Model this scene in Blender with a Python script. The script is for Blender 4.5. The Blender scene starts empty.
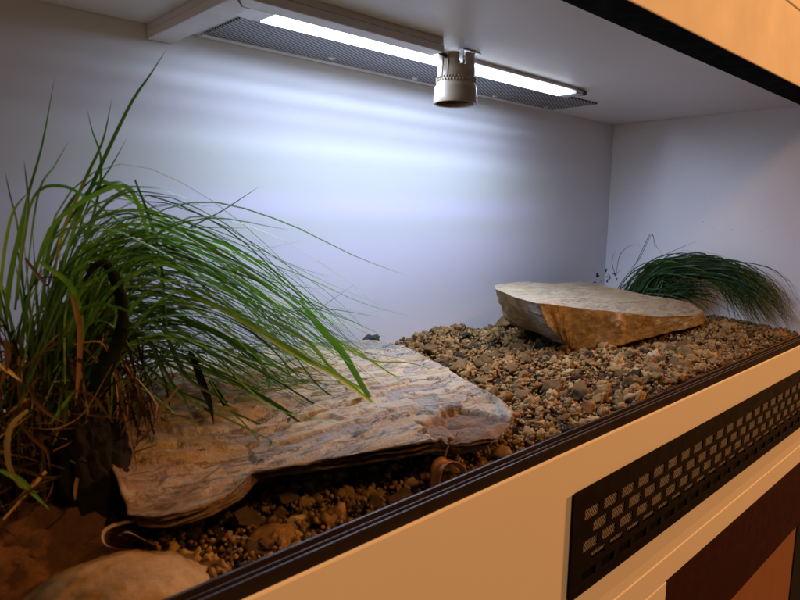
import bpy, bmesh, math, random
import numpy as np
from mathutils import Vector, Matrix, noise as mn

random.seed(7); np.random.seed(7)
sc = bpy.context.scene
C = sc.collection

# ------------------------------------------------------------------ camera
F_PX = 623.3527
CAMR = np.array([[0.72890124, -0.68447239, 0.01416089],
                 [-0.08435869, -0.11032266, -0.99030931],
                 [0.67940165, 0.72064308, -0.13815551]])
CAM = np.array([-1.23897973, -0.67203647, 0.26134808])
def P(ax, val, u, v):
    """true point of the place: the sight line of pixel (u,v) met with a plane X/Y/Z = val"""
    d = CAMR.T @ np.array([(u-400)/F_PX, (v-300)/F_PX, 1.0])
    i = 'XYZ'.index(ax); t = (val-CAM[i])/d[i]
    return Vector(CAM + t*d)
cd = bpy.data.cameras.new('camera'); cam = bpy.data.objects.new('camera', cd); C.objects.link(cam)
r = CAMR
cam.matrix_world = Matrix(((r[0][0], -r[1][0], -r[2][0], CAM[0]), (r[0][1], -r[1][1], -r[2][1], CAM[1]),
                           (r[0][2], -r[1][2], -r[2][2], CAM[2]), (0, 0, 0, 1)))
cd.sensor_width = 36; cd.lens = F_PX/800*36; cd.clip_start = .02; cd.clip_end = 60
cd.dof.use_dof = True; cd.dof.focus_distance = .80; cd.dof.aperture_fstop = 15
sc.camera = cam

# ------------------------------------------------------------------ helpers
def tag(o, label=None, cat=None, group=None, kind=None):
    if label: o['label'] = label
    if cat: o['category'] = cat
    if group: o['group'] = group
    if kind: o['kind'] = kind
    return o
def thing(name, label, cat, loc=(0, 0, 0), group=None):
    o = bpy.data.objects.new(name, None); C.objects.link(o); o.location = loc; o.empty_display_size = .02
    return tag(o, label, cat, group)
def link(name, me, mat=None, parent=None, smooth=False, bevel=0, loc=None):
    o = bpy.data.objects.new(name, me); C.objects.link(o)
    if mat is not None:
        for m in (mat if isinstance(mat, (list, tuple)) else [mat]): me.materials.append(m)
    if parent is not None:
        o.parent = parent
        if loc is None: o.location = -Vector(parent_world(parent))
    if loc is not None: o.location = loc
    if smooth:
        me.polygons.foreach_set('use_smooth', [True]*len(me.polygons))
    if bevel:
        b = o.modifiers.new('bevel', 'BEVEL'); b.width = bevel; b.segments = 2; b.limit_method = 'ANGLE'
    return o
def parent_world(p):
    v = Vector(p.location)
    while p.parent is not None:
        p = p.parent; v = v+Vector(p.location)
    return v
def from_bm(bm, name):
    me = bpy.data.meshes.new(name); bm.normal_update(); bm.to_mesh(me); bm.free(); return me
def from_np(name, co, faces):
    """co (n,3); faces list of equal-length index tuples as array"""
    me = bpy.data.meshes.new(name)
    co = np.asarray(co, dtype=np.float32); faces = np.asarray(faces, dtype=np.int32)
    k = faces.shape[1]
    me.vertices.add(len(co)); me.vertices.foreach_set('co', co.ravel())
    me.loops.add(faces.size); me.loops.foreach_set('vertex_index', faces.ravel())
    me.polygons.add(len(faces)); me.polygons.foreach_set('loop_start', np.arange(0, faces.size, k, dtype=np.int32))
    me.update(calc_edges=True); me.validate()
    return me
def bx(bm, x0, x1, y0, y1, z0, z1):
    vs = [bm.verts.new((x, y, z)) for x in (x0, x1) for y in (y0, y1) for z in (z0, z1)]
    for f in ((0, 1, 3, 2), (4, 6, 7, 5), (0, 4, 5, 1), (2, 3, 7, 6), (0, 2, 6, 4), (1, 5, 7, 3)):
        bm.faces.new([vs[i] for i in f])
def box(name, m, parent, *dims, bevel=.0008):
    bm = bmesh.new(); bx(bm, *dims); return link(name, from_bm(bm, name), m, parent, bevel=bevel)
def profile(bm, pts, x0, x1):
    """closed (y,z) outline swept along X"""
    a = [bm.verts.new((x0, y, z)) for y, z in pts]; b = [bm.verts.new((x1, y, z)) for y, z in pts]
    n = len(pts)
    for i in range(n): bm.faces.new((a[i], a[(i+1) % n], b[(i+1) % n], b[i]))
    bm.faces.new(a[::-1]); bm.faces.new(b)
    bmesh.ops.recalc_face_normals(bm, faces=bm.faces[:])
def lathe(bm, prof, n=48, skip=None, cx=0, cy=0):
    rings = []
    for r_, z in prof:
        rings.append([bm.verts.new((cx+r_*math.cos(2*math.pi*i/n), cy+r_*math.sin(2*math.pi*i/n), z)) for i in range(n)])
    for k in range(len(rings)-1):
        for i in range(n):
            if skip and skip(k, i, n): continue
            bm.faces.new((rings[k][i], rings[k][(i+1) % n], rings[k+1][(i+1) % n], rings[k+1][i]))
    return rings
def catmull(pts, n):
    pts = [np.array(p, float) for p in pts]
    if len(pts) == 2: return [pts[0]+(pts[1]-pts[0])*i/(n-1) for i in range(n)]
    ext = [2*pts[0]-pts[1]]+pts+[2*pts[-1]-pts[-2]]
    out = []
    m = len(pts)-1
    for i in range(n):
        s = i/(n-1)*m; k = min(int(s), m-1); t = s-k
        p0, p1, p2, p3 = ext[k:k+4]
        out.append(.5*((2*p1)+(-p0+p2)*t+(2*p0-5*p1+4*p2-p3)*t*t+(-p0+3*p1-3*p2+p3)*t**3))
    return out
def tube(bm, pts, r0, r1=None, n=7):
    r1 = r0 if r1 is None else r1
    rings = []
    up = Vector((.3, .2, 1)).normalized()
    for i, p in enumerate(pts):
        a = Vector(pts[max(i-1, 0)]); b = Vector(pts[min(i+1, len(pts)-1)])
        t = (b-a).normalized(); u = t.cross(up)
        if u.length < 1e-4: u = t.cross(Vector((1, 0, 0)))
        u.normalize(); w = t.cross(u); rr = r0+(r1-r0)*i/(len(pts)-1)
        rings.append([bm.verts.new(Vector(p)+(u*math.cos(2*math.pi*k/n)+w*math.sin(2*math.pi*k/n))*rr) for k in range(n)])
    for i in range(len(rings)-1):
        for k in range(n):
            bm.faces.new((rings[i][k], rings[i][(k+1) % n], rings[i+1][(k+1) % n], rings[i+1][k]))
    bm.faces.new(rings[0][::-1]); bm.faces.new(rings[-1])

# ------------------------------------------------------------------ materials
class NT:
    def __init__(s, name, rough=.6, spec=.5):
        s.m = bpy.data.materials.new(name); s.m.use_nodes = True
        s.nt = s.m.node_tree; s.b = s.nt.nodes['Principled BSDF']; s.out = s.nt.nodes['Material Output']
        s.b.inputs['Roughness'].default_value = rough
        s.b.inputs['Specular IOR Level'].default_value = spec
        s.tc = None
    def n(s, t, **kw):
        nd = s.nt.nodes.new(t)
        for k, v in kw.items():
            if hasattr(nd, k): setattr(nd, k, v)
            else: nd.inputs[k.replace('_', ' ')].default_value = v
        return nd
    def l(s, a, b): s.nt.links.new(a, b)
    def coord(s, scale=(1, 1, 1), rot=(0, 0, 0)):
        if s.tc is None: s.tc = s.n('ShaderNodeTexCoord')
        mp = s.n('ShaderNodeMapping'); mp.inputs['Scale'].default_value = scale; mp.inputs['Rotation'].default_value = rot
        s.l(s.tc.outputs['Object'], mp.inputs['Vector']); return mp.outputs['Vector']
    def noise(s, vec, scale, detail=4, rough=.55, dist=0):
        nd = s.n('ShaderNodeTexNoise'); nd.inputs['Scale'].default_value = scale; nd.inputs['Detail'].default_value = detail
        nd.inputs['Roughness'].default_value = rough; nd.inputs['Distortion'].default_value = dist
        if vec is not None: s.l(vec, nd.inputs['Vector'])
        return nd.outputs['Fac']
    def ramp(s, fac, stops, interp='LINEAR'):
        nd = s.n('ShaderNodeValToRGB'); cr = nd.color_ramp; cr.interpolation = interp
        while len(cr.elements) < len(stops): cr.elements.new(.5)
        for e, (p, c) in zip(cr.elements, stops):
            e.position = p; e.color = (c if len(c) == 4 else (*c, 1)) if not isinstance(c, (int, float)) else (c, c, c, 1)
        s.l(fac, nd.inputs['Fac']); return nd.outputs['Color']
    def mix(s, fac, a, b, mode='MIX'):
        nd = s.n('ShaderNodeMix'); nd.data_type = 'RGBA'; nd.blend_type = mode
        for v, i in ((fac, 0), (a, 6), (b, 7)):
            if isinstance(v, (int, float)): nd.inputs[i].default_value = v
            elif isinstance(v, tuple): nd.inputs[i].default_value = (*v, 1)
            else: s.l(v, nd.inputs[i])
        return nd.outputs[2]
    def math(s, op, a, b=0):
        nd = s.n('ShaderNodeMath'); nd.operation = op
        for i, v in enumerate((a, b)):
            if isinstance(v, (int, float)): nd.inputs[i].default_value = v
            else: s.l(v, nd.inputs[i])
        return nd.outputs[0]
    def col(s, c):
        if isinstance(c, tuple): s.b.inputs['Base Color'].default_value = (*c, 1)
        else: s.l(c, s.b.inputs['Base Color'])
        return s
    def rough(s, sock): s.l(sock, s.b.inputs['Roughness']); return s
    def bump(s, h, strength=.3, dist=.002):
        nd = s.n('ShaderNodeBump'); nd.inputs['Strength'].default_value = strength; nd.inputs['Distance'].default_value = dist
        s.l(h, nd.inputs['Height']); s.l(nd.outputs['Normal'], s.b.inputs['Normal']); return s

def mat_panel(name, base, specks=True, rough=.38, bumpy=.05, spec=.5):
    t = NT(name, rough, spec); v = t.coord()
    c = t.mix(t.noise(v, 6, 3), tuple(x*.96 for x in base), base)
    if specks:
        vo = t.n('ShaderNodeTexVoronoi'); vo.inputs['Scale'].default_value = 130; t.l(v, vo.inputs['Vector'])
        rs = t.n('ShaderNodeSeparateColor'); t.l(vo.outputs['Color'], rs.inputs[0])
        near = t.math('LESS_THAN', vo.outputs['Distance'], .09)
        rare = t.math('GREATER_THAN', rs.outputs[0], .985)
        patch = t.ramp(t.noise(v, 7, 2), [(.5, 0), (.62, 1)])
        k = t.math('MULTIPLY', t.math('MULTIPLY', near, rare), patch)
        c = t.mix(t.math('MULTIPLY', k, .75), c, (.12, .10, .09))
    t.col(c)
    t.rough(t.ramp(t.noise(v, 14, 5), [(.3, rough-.04), (.7, rough+.06)]))
    t.bump(t.noise(v, 900, 2), bumpy, .0006)
    return t.m
M = {}
M['white_wall'] = mat_panel('white melamine', (.80, .80, .81))
M['white_front'] = mat_panel('white lacquered board', (.82, .80, .78), specks=False, rough=.7, bumpy=.015, spec=.12)
M['inner'] = mat_panel('dark board', (.10, .03, .02), specks=False, rough=.5)
def simple(name, c, rough=.5, metal=0, nscale=40, amount=.25, spec=.5, bumpk=0):
    t = NT(name, rough, spec); v = t.coord()
    t.col(t.mix(t.noise(v, nscale, 4), tuple(x*(1-amount) for x in c), tuple(min(1, x*(1+amount*.5)) for x in c)))
    t.b.inputs['Metallic'].default_value = metal
    t.rough(t.ramp(t.noise(v, nscale*1.7, 3), [(.3, max(.05, rough-.1)), (.7, min(1, rough+.1))]))
    if bumpk: t.bump(t.noise(v, nscale*4, 4), bumpk, .001)
    return t.m
M['track'] = simple('dark brown track plastic', (.020, .013, .012), .38)
M['vent_plastic'] = simple('black brown vent plastic', (.006, .003, .0028), .65, spec=.12)
M['duct'] = simple('white duct plastic', (.74, .73, .72), .4, amount=.06)
M['bar_white'] = simple('white lamp housing', (.72, .73, .75), .4, amount=.05)
M['clear_cap'] = simple('cloudy clear cap', (.75, .78, .82), .2, amount=.1)
M['steel'] = simple('bright screw steel', (.6, .6, .62), .28, 1)
M['maroon'] = simple('maroon painted shade', (.034, .006, .004), .6, spec=.15)
M['matt_black'] = simple('matt black track', (.002, .0018, .0018), .8, spec=.04)
M['black'] = simple('black plastic', (.01, .01, .012), .4)
M['ceramic'] = simple('cream ceramic', (.42, .345, .235), .42, amount=.12, bumpk=.05)
M['socket_in'] = simple('brown inner sleeve', (.10, .055, .035), .4)
M['cable'] = simple('dark blue cable', (.008, .01, .035), .4)

def mat_emit(name, c, s):
    t = NT(name); t.b.inputs['Base Color'].default_value = (.8, .8, .8, 1)
    t.b.inputs['Emission Color'].default_value = (*c, 1); t.b.inputs['Emission Strength'].default_value = s
    return t.m
M['led_strip'] = mat_emit('lit diffuser', (.74, .86, 1), 3.0)
M['led_dot'] = mat_emit('lit diode', (.84, .92, 1), 4.5)

def mat_mesh(name, pitch, wire, metal_c, hole_c, deg=27, metal=.3):
    """expanded metal: small dark diamond holes between bright wires"""
    t = NT(name, .4); sp = t.n('ShaderNodeSeparateXYZ'); t.l(t.coord(), sp.inputs[0])
    sa, ca = math.sin(math.radians(deg)), math.cos(math.radians(deg))
    n1 = t.math('ADD', t.math('MULTIPLY', sp.outputs[0], -sa), t.math('MULTIPLY', sp.outputs[1], ca))
    n2 = t.math('ADD', t.math('MULTIPLY', sp.outputs[0], sa), t.math('MULTIPLY', sp.outputs[1], ca))
    ax = t.math('ABSOLUTE', t.math('SINE', t.math('MULTIPLY', n1, math.pi/pitch)))
    ay = t.math('ABSOLUTE', t.math('SINE', t.math('MULTIPLY', n2, math.pi/pitch)))
    hole = t.math('GREATER_THAN', t.math('MINIMUM', ax, t.math('ADD', ay, .24)), wire)
    t.col(t.mix(hole, metal_c, hole_c))
    t.l(t.math('MULTIPLY', t.math('SUBTRACT', 1, hole), metal), t.b.inputs['Metallic'])
    return t.m
M['vent_mesh'] = mat_mesh('perforated aluminium', .0050, .38, (.50, .51, .54), (.008, .008, .009))
M['fly_screen'] = None

def mat_slate(name, pale, grey, ochre, dark, side, shade_stain=False, cracks=1, endgrey=None):
    endgrey = endgrey or grey
    t = NT(name, .72, .35); v = t.coord((1, 2.6, 2.6)); v1 = t.coord()
    big = t.noise(v, 5.5, 6, .6, .6)
    at0 = t.n('ShaderNodeAttribute'); at0.attribute_name = 'edge'
    sp0 = t.n('ShaderNodeSeparateColor'); t.l(at0.outputs['Color'], sp0.inputs[0])
    lay = t.math('ADD', sp0.outputs[2], t.math('MULTIPLY', t.math('SUBTRACT', big, .5), .55))
    c = t.ramp(lay, [(.22, grey), (.34, tuple(.5*(x+y) for x, y in zip(grey, pale))), (.44, pale), (.68, tuple(x*.85 for x in pale)), (.80, tuple(.5*(x+y) for x, y in zip(ochre, pale))), (.95, ochre)])
    streak = t.noise(t.coord((3, 34, 34)), 3.2, 6, .65, .4)
    c = t.mix(t.ramp(streak, [(.45, 0), (.65, .22)]), c, tuple(x*.66 for x in pale))
    c = t.mix(t.ramp(t.noise(t.coord((1, 4, 4)), 8, 5, .6, 1.2), [(.56, 0), (.66, .6)]), c, grey)
    c = t.mix(t.ramp(t.noise(t.coord((2, 7, 7)), 6, 7, .75, .8), [(.58, 0), (.66, .75)]), c, ochre)
    c = t.mix(t.ramp(t.noise(v1, 160, 5, .7), [(.56, 0), (.72, .7)]), c, dark)
    c = t.mix(t.ramp(t.noise(v1, 420, 3, .7), [(.45, 0), (.75, .35)]), c, tuple(min(1, x*1.35) for x in pale))
    ck = t.math('ABSOLUTE', t.math('SUBTRACT', t.noise(t.coord((1, 4.5, 4.5)), 5, 7, .65, 1.0), .5))
    c = t.mix(t.ramp(ck, [(.0, .8*cracks), (.006, .6*cracks), (.013, 0)]), c, tuple(x*.8 for x in dark))
    if shade_stain:     # earth, plus the grass's shade painted in brown, on the end under the roots
        sx = t.n('ShaderNodeSeparateXYZ'); t.l(v1, sx.inputs[0])
        k = t.math('ADD', t.math('MULTIPLY', sx.outputs[0], -3.2), t.math('MULTIPLY', t.math('SUBTRACT', t.noise(t.coord((1, 4, 4)), 9, 6, .65, .5), .5), 2.2))
        c = t.mix(t.ramp(k, [(.22, 0), (.75, .75)]), c, t.mix(t.noise(v1, 70, 5, .7), (.05, .03, .014), (.20, .125, .06)))
    at = t.n('ShaderNodeAttribute'); at.attribute_name = 'edge'
    sidec = t.mix(t.ramp(t.noise(v1, 60, 6, .65), [(.40, 0), (.60, 1)]), side, tuple(x*.66 for x in side))
    sidec = t.mix(t.ramp(t.noise(t.coord((2, 2, 10)), 22, 5, .6), [(.55, 0), (.7, .6)]), sidec, tuple(min(1, x*1.5) for x in side))
    sp = t.n('ShaderNodeSeparateColor'); t.l(at.outputs['Color'], sp.inputs[0])
    c = t.mix(sp.outputs[0], c, sidec)
    gk = t.mix(t.ramp(t.noise(t.coord((1, 1, 6)), 40, 6, .7), [(.4, 0), (.6, 1)]), tuple(x*.25 for x in endgrey), tuple(min(1, x*1.3) for x in endgrey))
    c = t.mix(sp.outputs[1], c, gk)
    t.col(c)
    h = t.mix(.5, t.noise(t.coord((2, 16, 16)), 14, 8, .7, .3), t.noise(v1, 260, 6, .7))
    h = t.mix(t.ramp(ck, [(.0, .5), (.018, 0)]), h, (0, 0, 0))
    t.bump(h, .8, .005)
    return t.m
M['slate_a'] = mat_slate('pale split slate', (.30, .265, .175), (.165, .160, .140), (.18, .118, .05), (.04, .032, .024), (.12, .068, .028), shade_stain=True)
M['slate_b'] = mat_slate('tan split slate', (.34, .265, .150), (.26, .225, .15), (.25, .165, .075), (.11, .085, .05), (.46, .33, .17), cracks=.35, endgrey=(.46, .58, .64))

def mat_stone(name, stops, bumpk=.5, scale=60, rough=.85, per_island=True, dark_noise=.5, fleck=.5):
    t = NT(name, rough, .25); v = t.coord()
    if per_island:
        g = t.n('ShaderNodeNewGeometry'); f = g.outputs['Random Per Island']
    else:
        f = t.noise(v, 14, 4)
    c = t.ramp(f, stops)
    c = t.mix(t.ramp(t.noise(v, scale*4, 5, .7), [(.42, 0), (.68, dark_noise)]), c, t.mix(.55, c, (.02, .015, .01)))
    c = t.mix(t.ramp(t.noise(v, scale*2, 4, .7), [(.58, 0), (.74, fleck)]), c, (.42, .28, .11))
    t.col(c); t.bump(t.noise(v, scale*5, 8, .85), bumpk*1.5, .0040)
    return t.m
GR = [(0, (.030, .020, .012)), (.085, (.05, .033, .018)), (.11, (.20, .108, .034)), (.5, (.28, .16, .050)), (.9, (.35, .21, .070)), (.98, (.41, .28, .12)), (1, (.45, .36, .22))]
M['gravel'] = mat_stone('clay gravel', GR)
M['lump'] = []
for i, k in enumerate((.3, .5, .7, .9)):
    cc = [(.24, .13, .04), (.30, .175, .057), (.34, .21, .075), (.05, .035, .02)][i]
    M['lump'].append(mat_stone('clay lump %s' % 'abcd'[i], [(.3, tuple(x*.8 for x in cc)), (.7, cc)], .7, 50, per_island=False))
M['soil'] = mat_stone('soil bed', [(.3, (.09, .048, .016)), (.7, (.22, .12, .036))], .8, 90, per_island=False)
M['earth'] = mat_stone('red brown earth', [(.3, (.32, .145, .050)), (.7, (.50, .235, .08))], .9, 80, per_island=False)
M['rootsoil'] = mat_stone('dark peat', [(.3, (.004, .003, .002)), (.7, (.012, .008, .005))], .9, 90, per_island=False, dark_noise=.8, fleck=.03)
M['cobble'] = mat_stone('tan cobble', [(.38, (.19, .145, .065)), (.47, (.45, .29, .10)), (.60, (.58, .40, .17))], .7, 40, .6, per_island=False, dark_noise=.35)
M['blackstone'] = mat_stone('black stone', [(.3, (.02, .02, .022)), (.7, (.05, .048, .05))], .5, 60, per_island=False, dark_noise=.2)

def mat_leaf(name, stops, trans=.26, rough=.45, spec=.35):
    t = NT(name, rough, spec); v = t.coord()
    g = t.n('ShaderNodeNewGeometry')
    c = t.ramp(g.outputs['Random Per Island'], stops)
    c = t.mix(t.ramp(t.noise(v, 45, 3), [(.35, 0), (.7, .6)]), c, t.mix(1, c, (.75, .8, .5), 'MULTIPLY'))
    t.col(c)
    tr = t.n('ShaderNodeBsdfTranslucent'); t.l(t.mix(1, c, (1.25, 1.2, .7), 'MULTIPLY'), tr.inputs['Color'])
    mx = t.n('ShaderNodeMixShader'); mx.inputs[0].default_value = trans
    t.l(t.b.outputs[0], mx.inputs[1]); t.l(tr.outputs[0], mx.inputs[2]); t.l(mx.outputs[0], t.out.inputs['Surface'])
    return t.m
M['green'] = mat_leaf('green grass blade', [(0, (.035, .115, .016)), (.4, (.07, .20, .024)), (.85, (.12, .31, .036)), (.965, (.19, .36, .05)), (1, (.34, .36, .08))])
M['deepgreen'] = mat_leaf('deep green fine blade', [(0, (.012, .048, .010)), (.6, (.035, .11, .02)), (1, (.08, .18, .035))], .25)
M['fargreen'] = mat_leaf('dark fine tussock blade', [(0, (.009, .030, .006)), (.7, (.018, .060, .010)), (1, (.04, .105, .018))], .2)
M['dry'] = mat_leaf('dry straw blade', [(0, (.05, .026, .012)), (.4, (.12, .065, .025)), (.75, (.24, .15, .06)), (1, (.32, .25, .10))], .2, .6)
M['withered'] = mat_leaf('withered dark leaf', [(0, (.004, .0075, .003)), (1, (.006, .009, .0035))], .03, .8, .04)
M['husk'] = mat_leaf('dark rotten husk', [(0, (.012, .008, .004)), (.6, (.035, .020, .009)), (1, (.06, .032, .012))], .1, .6, .15)
M['deadleaf'] = mat_leaf('curled orange leaf', [(0, (.20, .085, .025)), (1, (.24, .10, .03))], .3, .55)
M['twig'] = simple('grey brown twig', (.20, .12, .075), .7)

# ------------------------------------------------------------------ the cabinet
ZC = .45                      # underside of the ceiling board; tank floor is z = 0
XL = -1.52                    # inner face of the left wall (out of frame)
FY = -.375; F = -.390         # inner lip of the door tracks, front face of the boards
T = .018
XR = .34                      # the furniture runs on past the tank's right wall
cab = thing('terrarium_cabinet', 'white board terrarium cabinet with black sliding door tracks and long black vent grille', 'terrarium', (-.6, FY, 0))
W = M['white_wall']; WF = M['white_front']
box('back_panel', W, cab, XL-T, XR, .0, .008, -.03, ZC+.05)
box('side_panel', W, cab, 0, T, FY, 0, -.03, ZC)
box('side_panel', W, cab, XL-T, XL, FY, 0, -.03, ZC)
TY = -.3495                    # inner lip of the deeper top track
box('ceiling_panel', W, cab, XL-T, XR, TY+.0005, -.0005, ZC, ZC+T)
box('floor_panel', W, cab, XL, 0, FY+.004, -.0005, -.025, 0)
zu = P('Y', F, 690, 31.5).z
zse = P('Y', F, 793, 5).z
box('upper_board', WF, cab, XL-T, XR, F, F+T, zu, zse-.0008, bevel=.0015)
box('upper_board', WF, cab, XL-T, XR, F, F+T, zse+.0008, zse+.20, bevel=.0012)
ft = P('Y', F, 500, 483.5).z
zs = P('Y', F, 720, 532.5).z; zg = P('Y', F, 720, 512.0).z; zsh = P('Y', F, 720, 502).z
vz1 = P('Y', F-.006, 576, 496).z; vz0 = P('Y', F-.006, 700, 506.5).z
box('front_board', WF, cab, XL-T, XR, F, F+T-.002, zsh+.0004, ft, bevel=.0016)
bm = bmesh.new(); profile(bm, [(F-.0026, vz0-.0004), (F-.0004, vz0-.0004), (F-.0004, zsh)], XL-T, XR)  # added wedge, tilted down so the strip under the vent turns darker
link('vent_shade_wedge', from_bm(bm, 'vent_shade_wedge'), WF, cab)
box('front_board', WF, cab, XL-T, XR, F, F+T-.002, zg+.0010, zsh, bevel=.0004)
box('front_strip', WF, cab, XL-T, XR, F-.0008, F+T, zs, zg, bevel=.0008)
# tracks
bm = bmesh.new(); zt = ft+.0108; b0 = ft+.0004
profile(bm, [(F+.0012, b0), (F+.0012, zt-.0005), (F+.0028, zt-.0005), (F+.0028, b0+.002), (F+.0068, b0+.002), (F+.0068, zt-.001), (F+.0080, zt-.001),
             (F+.0080, b0+.002), (F+.0125, b0+.002), (F+.0125, zt), (F+.0146, zt), (F+.0146, b0)], XL, XR)
link('lower_door_track', from_bm(bm, 'lower_door_track'), M['track'], cab, bevel=.0004)
bm = bmesh.new(); zt2 = zu-.0004
profile(bm, [(F+.0008, zt2), (F+.0008, ZC+.0006), (F+.0028, ZC+.0001), (F+.0125, ZC+.0001), (F+.0130, ZC-.0002), (TY, ZC-.0004), (TY, zt2)], XL, XR)
link('upper_door_track', from_bm(bm, 'upper_door_track'), M['matt_black'], cab, bevel=.0003)
# long vent grille in the front board: staggered rows of slots over a fly screen
vx0 = P('Y', F-.006, 576.5, 520).x
vx1 = XR-.02
rowz = [(-.0455, .0112), (-.0620, .0112), (-.0780, .0108), (-.0925, .0085), (-.1085, .0098)]
off = (P('Y', F-.006, 660, 490).z-P('Y', FY, 660, 490).z)
rowz = [(z+.0065+off, h) for z, h in rowz]
PT, PB = F-.0030, F-.0022
bm = bmesh.new()
edges_z = [vz1]
for z, h in rowz: edges_z += [z+h/2, z-h/2]
edges_z.append(vz0)
for i in range(0, len(edges_z), 2):       # full-width bars
    bx(bm, vx0, vx1, PT, PB, edges_z[i+1], edges_z[i])
pitch = .0357; sw = .0262
for k, (z, h) in enumerate(rowz):
    x = vx0+.0165+(pitch/2+.003 if k % 2 else .004)*1.0
    last = vx0
    while x < vx1-.04:
        bx(bm, last, x, PT, PB, z-h/2, z+h/2); last = x+sw; x += pitch
    bx(bm, last, vx1, PT, PB, z-h/2, z+h/2)
bx(bm, vx0+.001, vx0+.004, PB, F, vz0+.004, vz1-.004); bx(bm, vx0+.004, vx1, PB, F, vz1-.007, vz1-.004); bx(bm, vx0+.004, vx1, PB, F, vz0+.004, vz0+.007)
bmesh.ops.remove_doubles(bm, verts=bm.verts[:], dist=1e-6)
dup = {}
for f in bm.faces: dup.setdefault(tuple(sorted(v.index for v in f.verts)), []).append(f)
vg = link('vent_grille', from_bm(bm, 'vent_grille'), M['vent_plastic'], cab)
t = NT('fly screen', .6, .3); tcv = t.coord((1, 1, 1), (0, math.radians(38), 0))
sp = t.n('ShaderNodeSeparateXYZ'); t.l(tcv, sp.inputs[0])
wx = t.math('ABSOLUTE', t.math('SINE', t.math('MULTIPLY', sp.outputs[0], math.pi/.0031)))
wz = t.math('ABSOLUTE', t.math('SINE', t.math('MULTIPLY', sp.outputs[2], math.pi/.0031)))
hole = t.math('GREATER_THAN', t.math('MINIMUM', wx, wz), .5)
t.col(t.mix(hole, t.mix(t.noise(t.coord(), 90, 3), (.10, .09, .085), (.33, .31, .295)), (.01, .008, .008)))
bm = bmesh.new(); bx(bm, vx0+.006, vx1-.002, F-.0020, F-.0016, rowz[3][0]-.0005, vz1-.010)
vs = link('fly_screen', from_bm(bm, 'fly_screen'), t.m)
vs.parent = vg
bm = bmesh.new(); bx(bm, vx0+.006, vx1-.002, F-.0014, F-.0004, vz0+.008, vz1-.008)
vbk = link('vent_backing', from_bm(bm, 'vent_backing'), M['matt_black']); vbk.parent = vg
# lower compartment
xj = P('Y', F, 672.5, 575.5).x
JY = F+.006
box('lower_front_board', WF, cab, XL-T, xj, JY, JY+T, -.34, zs-.012, bevel=.0012)
box('lower_front_board', WF, cab, XL-T, xj+.0, JY-.004, JY+T-.002, -.9, -.345, bevel=.0012)
BY = F+.022
zo = P('Y', BY, 740, 580).z; xo = P('Y', BY, 797, 522).x
t = NT('orange brown back board', .55); v = t.coord((6, 1, 1))
t.col(t.mix(t.noise(v, 9, 6, .6, .5), (.24, .10, .045), (.33, .15, .07))); t.bump(t.noise(t.coord(), 300, 3), .1)
box('compartment_back', t.m, cab, xj+.001, xo, BY, BY+.012, -.9, zo+.03)
box('compartment_post', M['black'], cab, xo+.0006, xo+.12, BY-.002, BY+.03, -.9, zo+.03)
box('painted_shade_panel', M['maroon'], cab, xj+.0065, XR, BY-.010, BY-.0008, zo, zs+.004)  # dark sheet standing in for the shade under the front strip
box('panel_trim', M['black'], cab, xj+.0006, xj+.0060, BY-.014, BY-.0008, -.9, zs+.004)
# ceiling vent: perforated strip with pale rim and four screws
cvx0, cvx1 = -.915, P('Z', ZC-.002, 590, 105).x
bm = bmesh.new(); bx(bm, cvx0, cvx1, -.106, -.017, ZC-.0022, ZC-.0002)
cv = link('ceiling_vent', from_bm(bm, 'ceiling_vent'), M['vent_mesh'], cab)
bm = bmesh.new()
bx(bm, cvx0, cvx1-.01, -.0168, -.006, ZC-.0030, ZC-.0002)
rim = link('vent_rim', from_bm(bm, 'vent_rim'), M['duct']); rim.parent = cv
scm = None
for u, v_ in ((332, 58.5), (415, 78.5), (495, 96.5), (546, 107.5)):
    p = P('Z', ZC-.003, u, v_)
    if scm is None:
        bm = bmesh.new(); lathe(bm, [(.0004, -.0024), (.0030, -.0020), (.0046, -.0010), (.0050, 0)], 20)
        scm = from_bm(bm, 'screw')
        so = link('screw', scm, M['steel'], smooth=True)
    else: so = link('screw', scm)
    so.parent = cv; so.location = (p.x, min(p.y, -.019), ZC-.0022)

# ------------------------------------------------------------------ cable duct
duct = thing('cable_duct', 'white plastic cable duct running along the ceiling and turning to the back wall', 'cable duct', (-.95, -.1, ZC))
zb = ZC-.0150
yf, yb = -.1865, -.1525
dx0, dx1 = -.970, -.9435
def ductprof(a0, a1): pass
bm = bmesh.new()
# leg to the back wall (mitred)
def prism(bm, poly, z0, z1):
    a = [bm.verts.new((x, y, z0)) for x, y in poly]; b = [bm.verts.new((x, y, z1)) for x, y in poly]; n = len(poly)
    bm.faces.new(a[::-1]); bm.faces.new(b)
    for i in range(n): bm.faces.new((a[i], a[(i+1) % n], b[(i+1) % n], b[i]))
    bmesh.ops.recalc_face_normals(bm, faces=bm.faces[:])
g = .0005
def shrink(poly, d):
    cx = sum(p[0] for p in poly)/len(poly); cy = sum(p[1] for p in poly)/len(poly)
    return poly
yc = -.1655
prism(bm, [(dx0, -.0008), (dx0, yf+.002), (dx1-.0098, yc+.0004), (dx1-g, yc+.0012), (dx1-g, -.0008)], zb, ZC-.0068)
sec = link('duct_lid', from_bm(bm, 'duct_lid'), M['duct'], duct, bevel=.0008)
bm = bmesh.new(); prism(bm, [(dx0+.0006, -.0008), (dx0+.0006, yf+.003), (dx1-.0105, yc+.0012), (dx1-.0011, yc+.0020), (dx1-.0011, -.0008)], ZC-.0064, ZC-.0003)
link('duct_base', from_bm(bm, 'duct_base'), M['duct'], duct)
xe = P('Y', yf, 444.5, 46).x
bm = bmesh.new(); yc = -.1655
prism(bm, [(dx0+.002, yf), (xe, yf), (xe, yc), (dx1-.009, yc)], zb+.0002, ZC-.0068)
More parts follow.
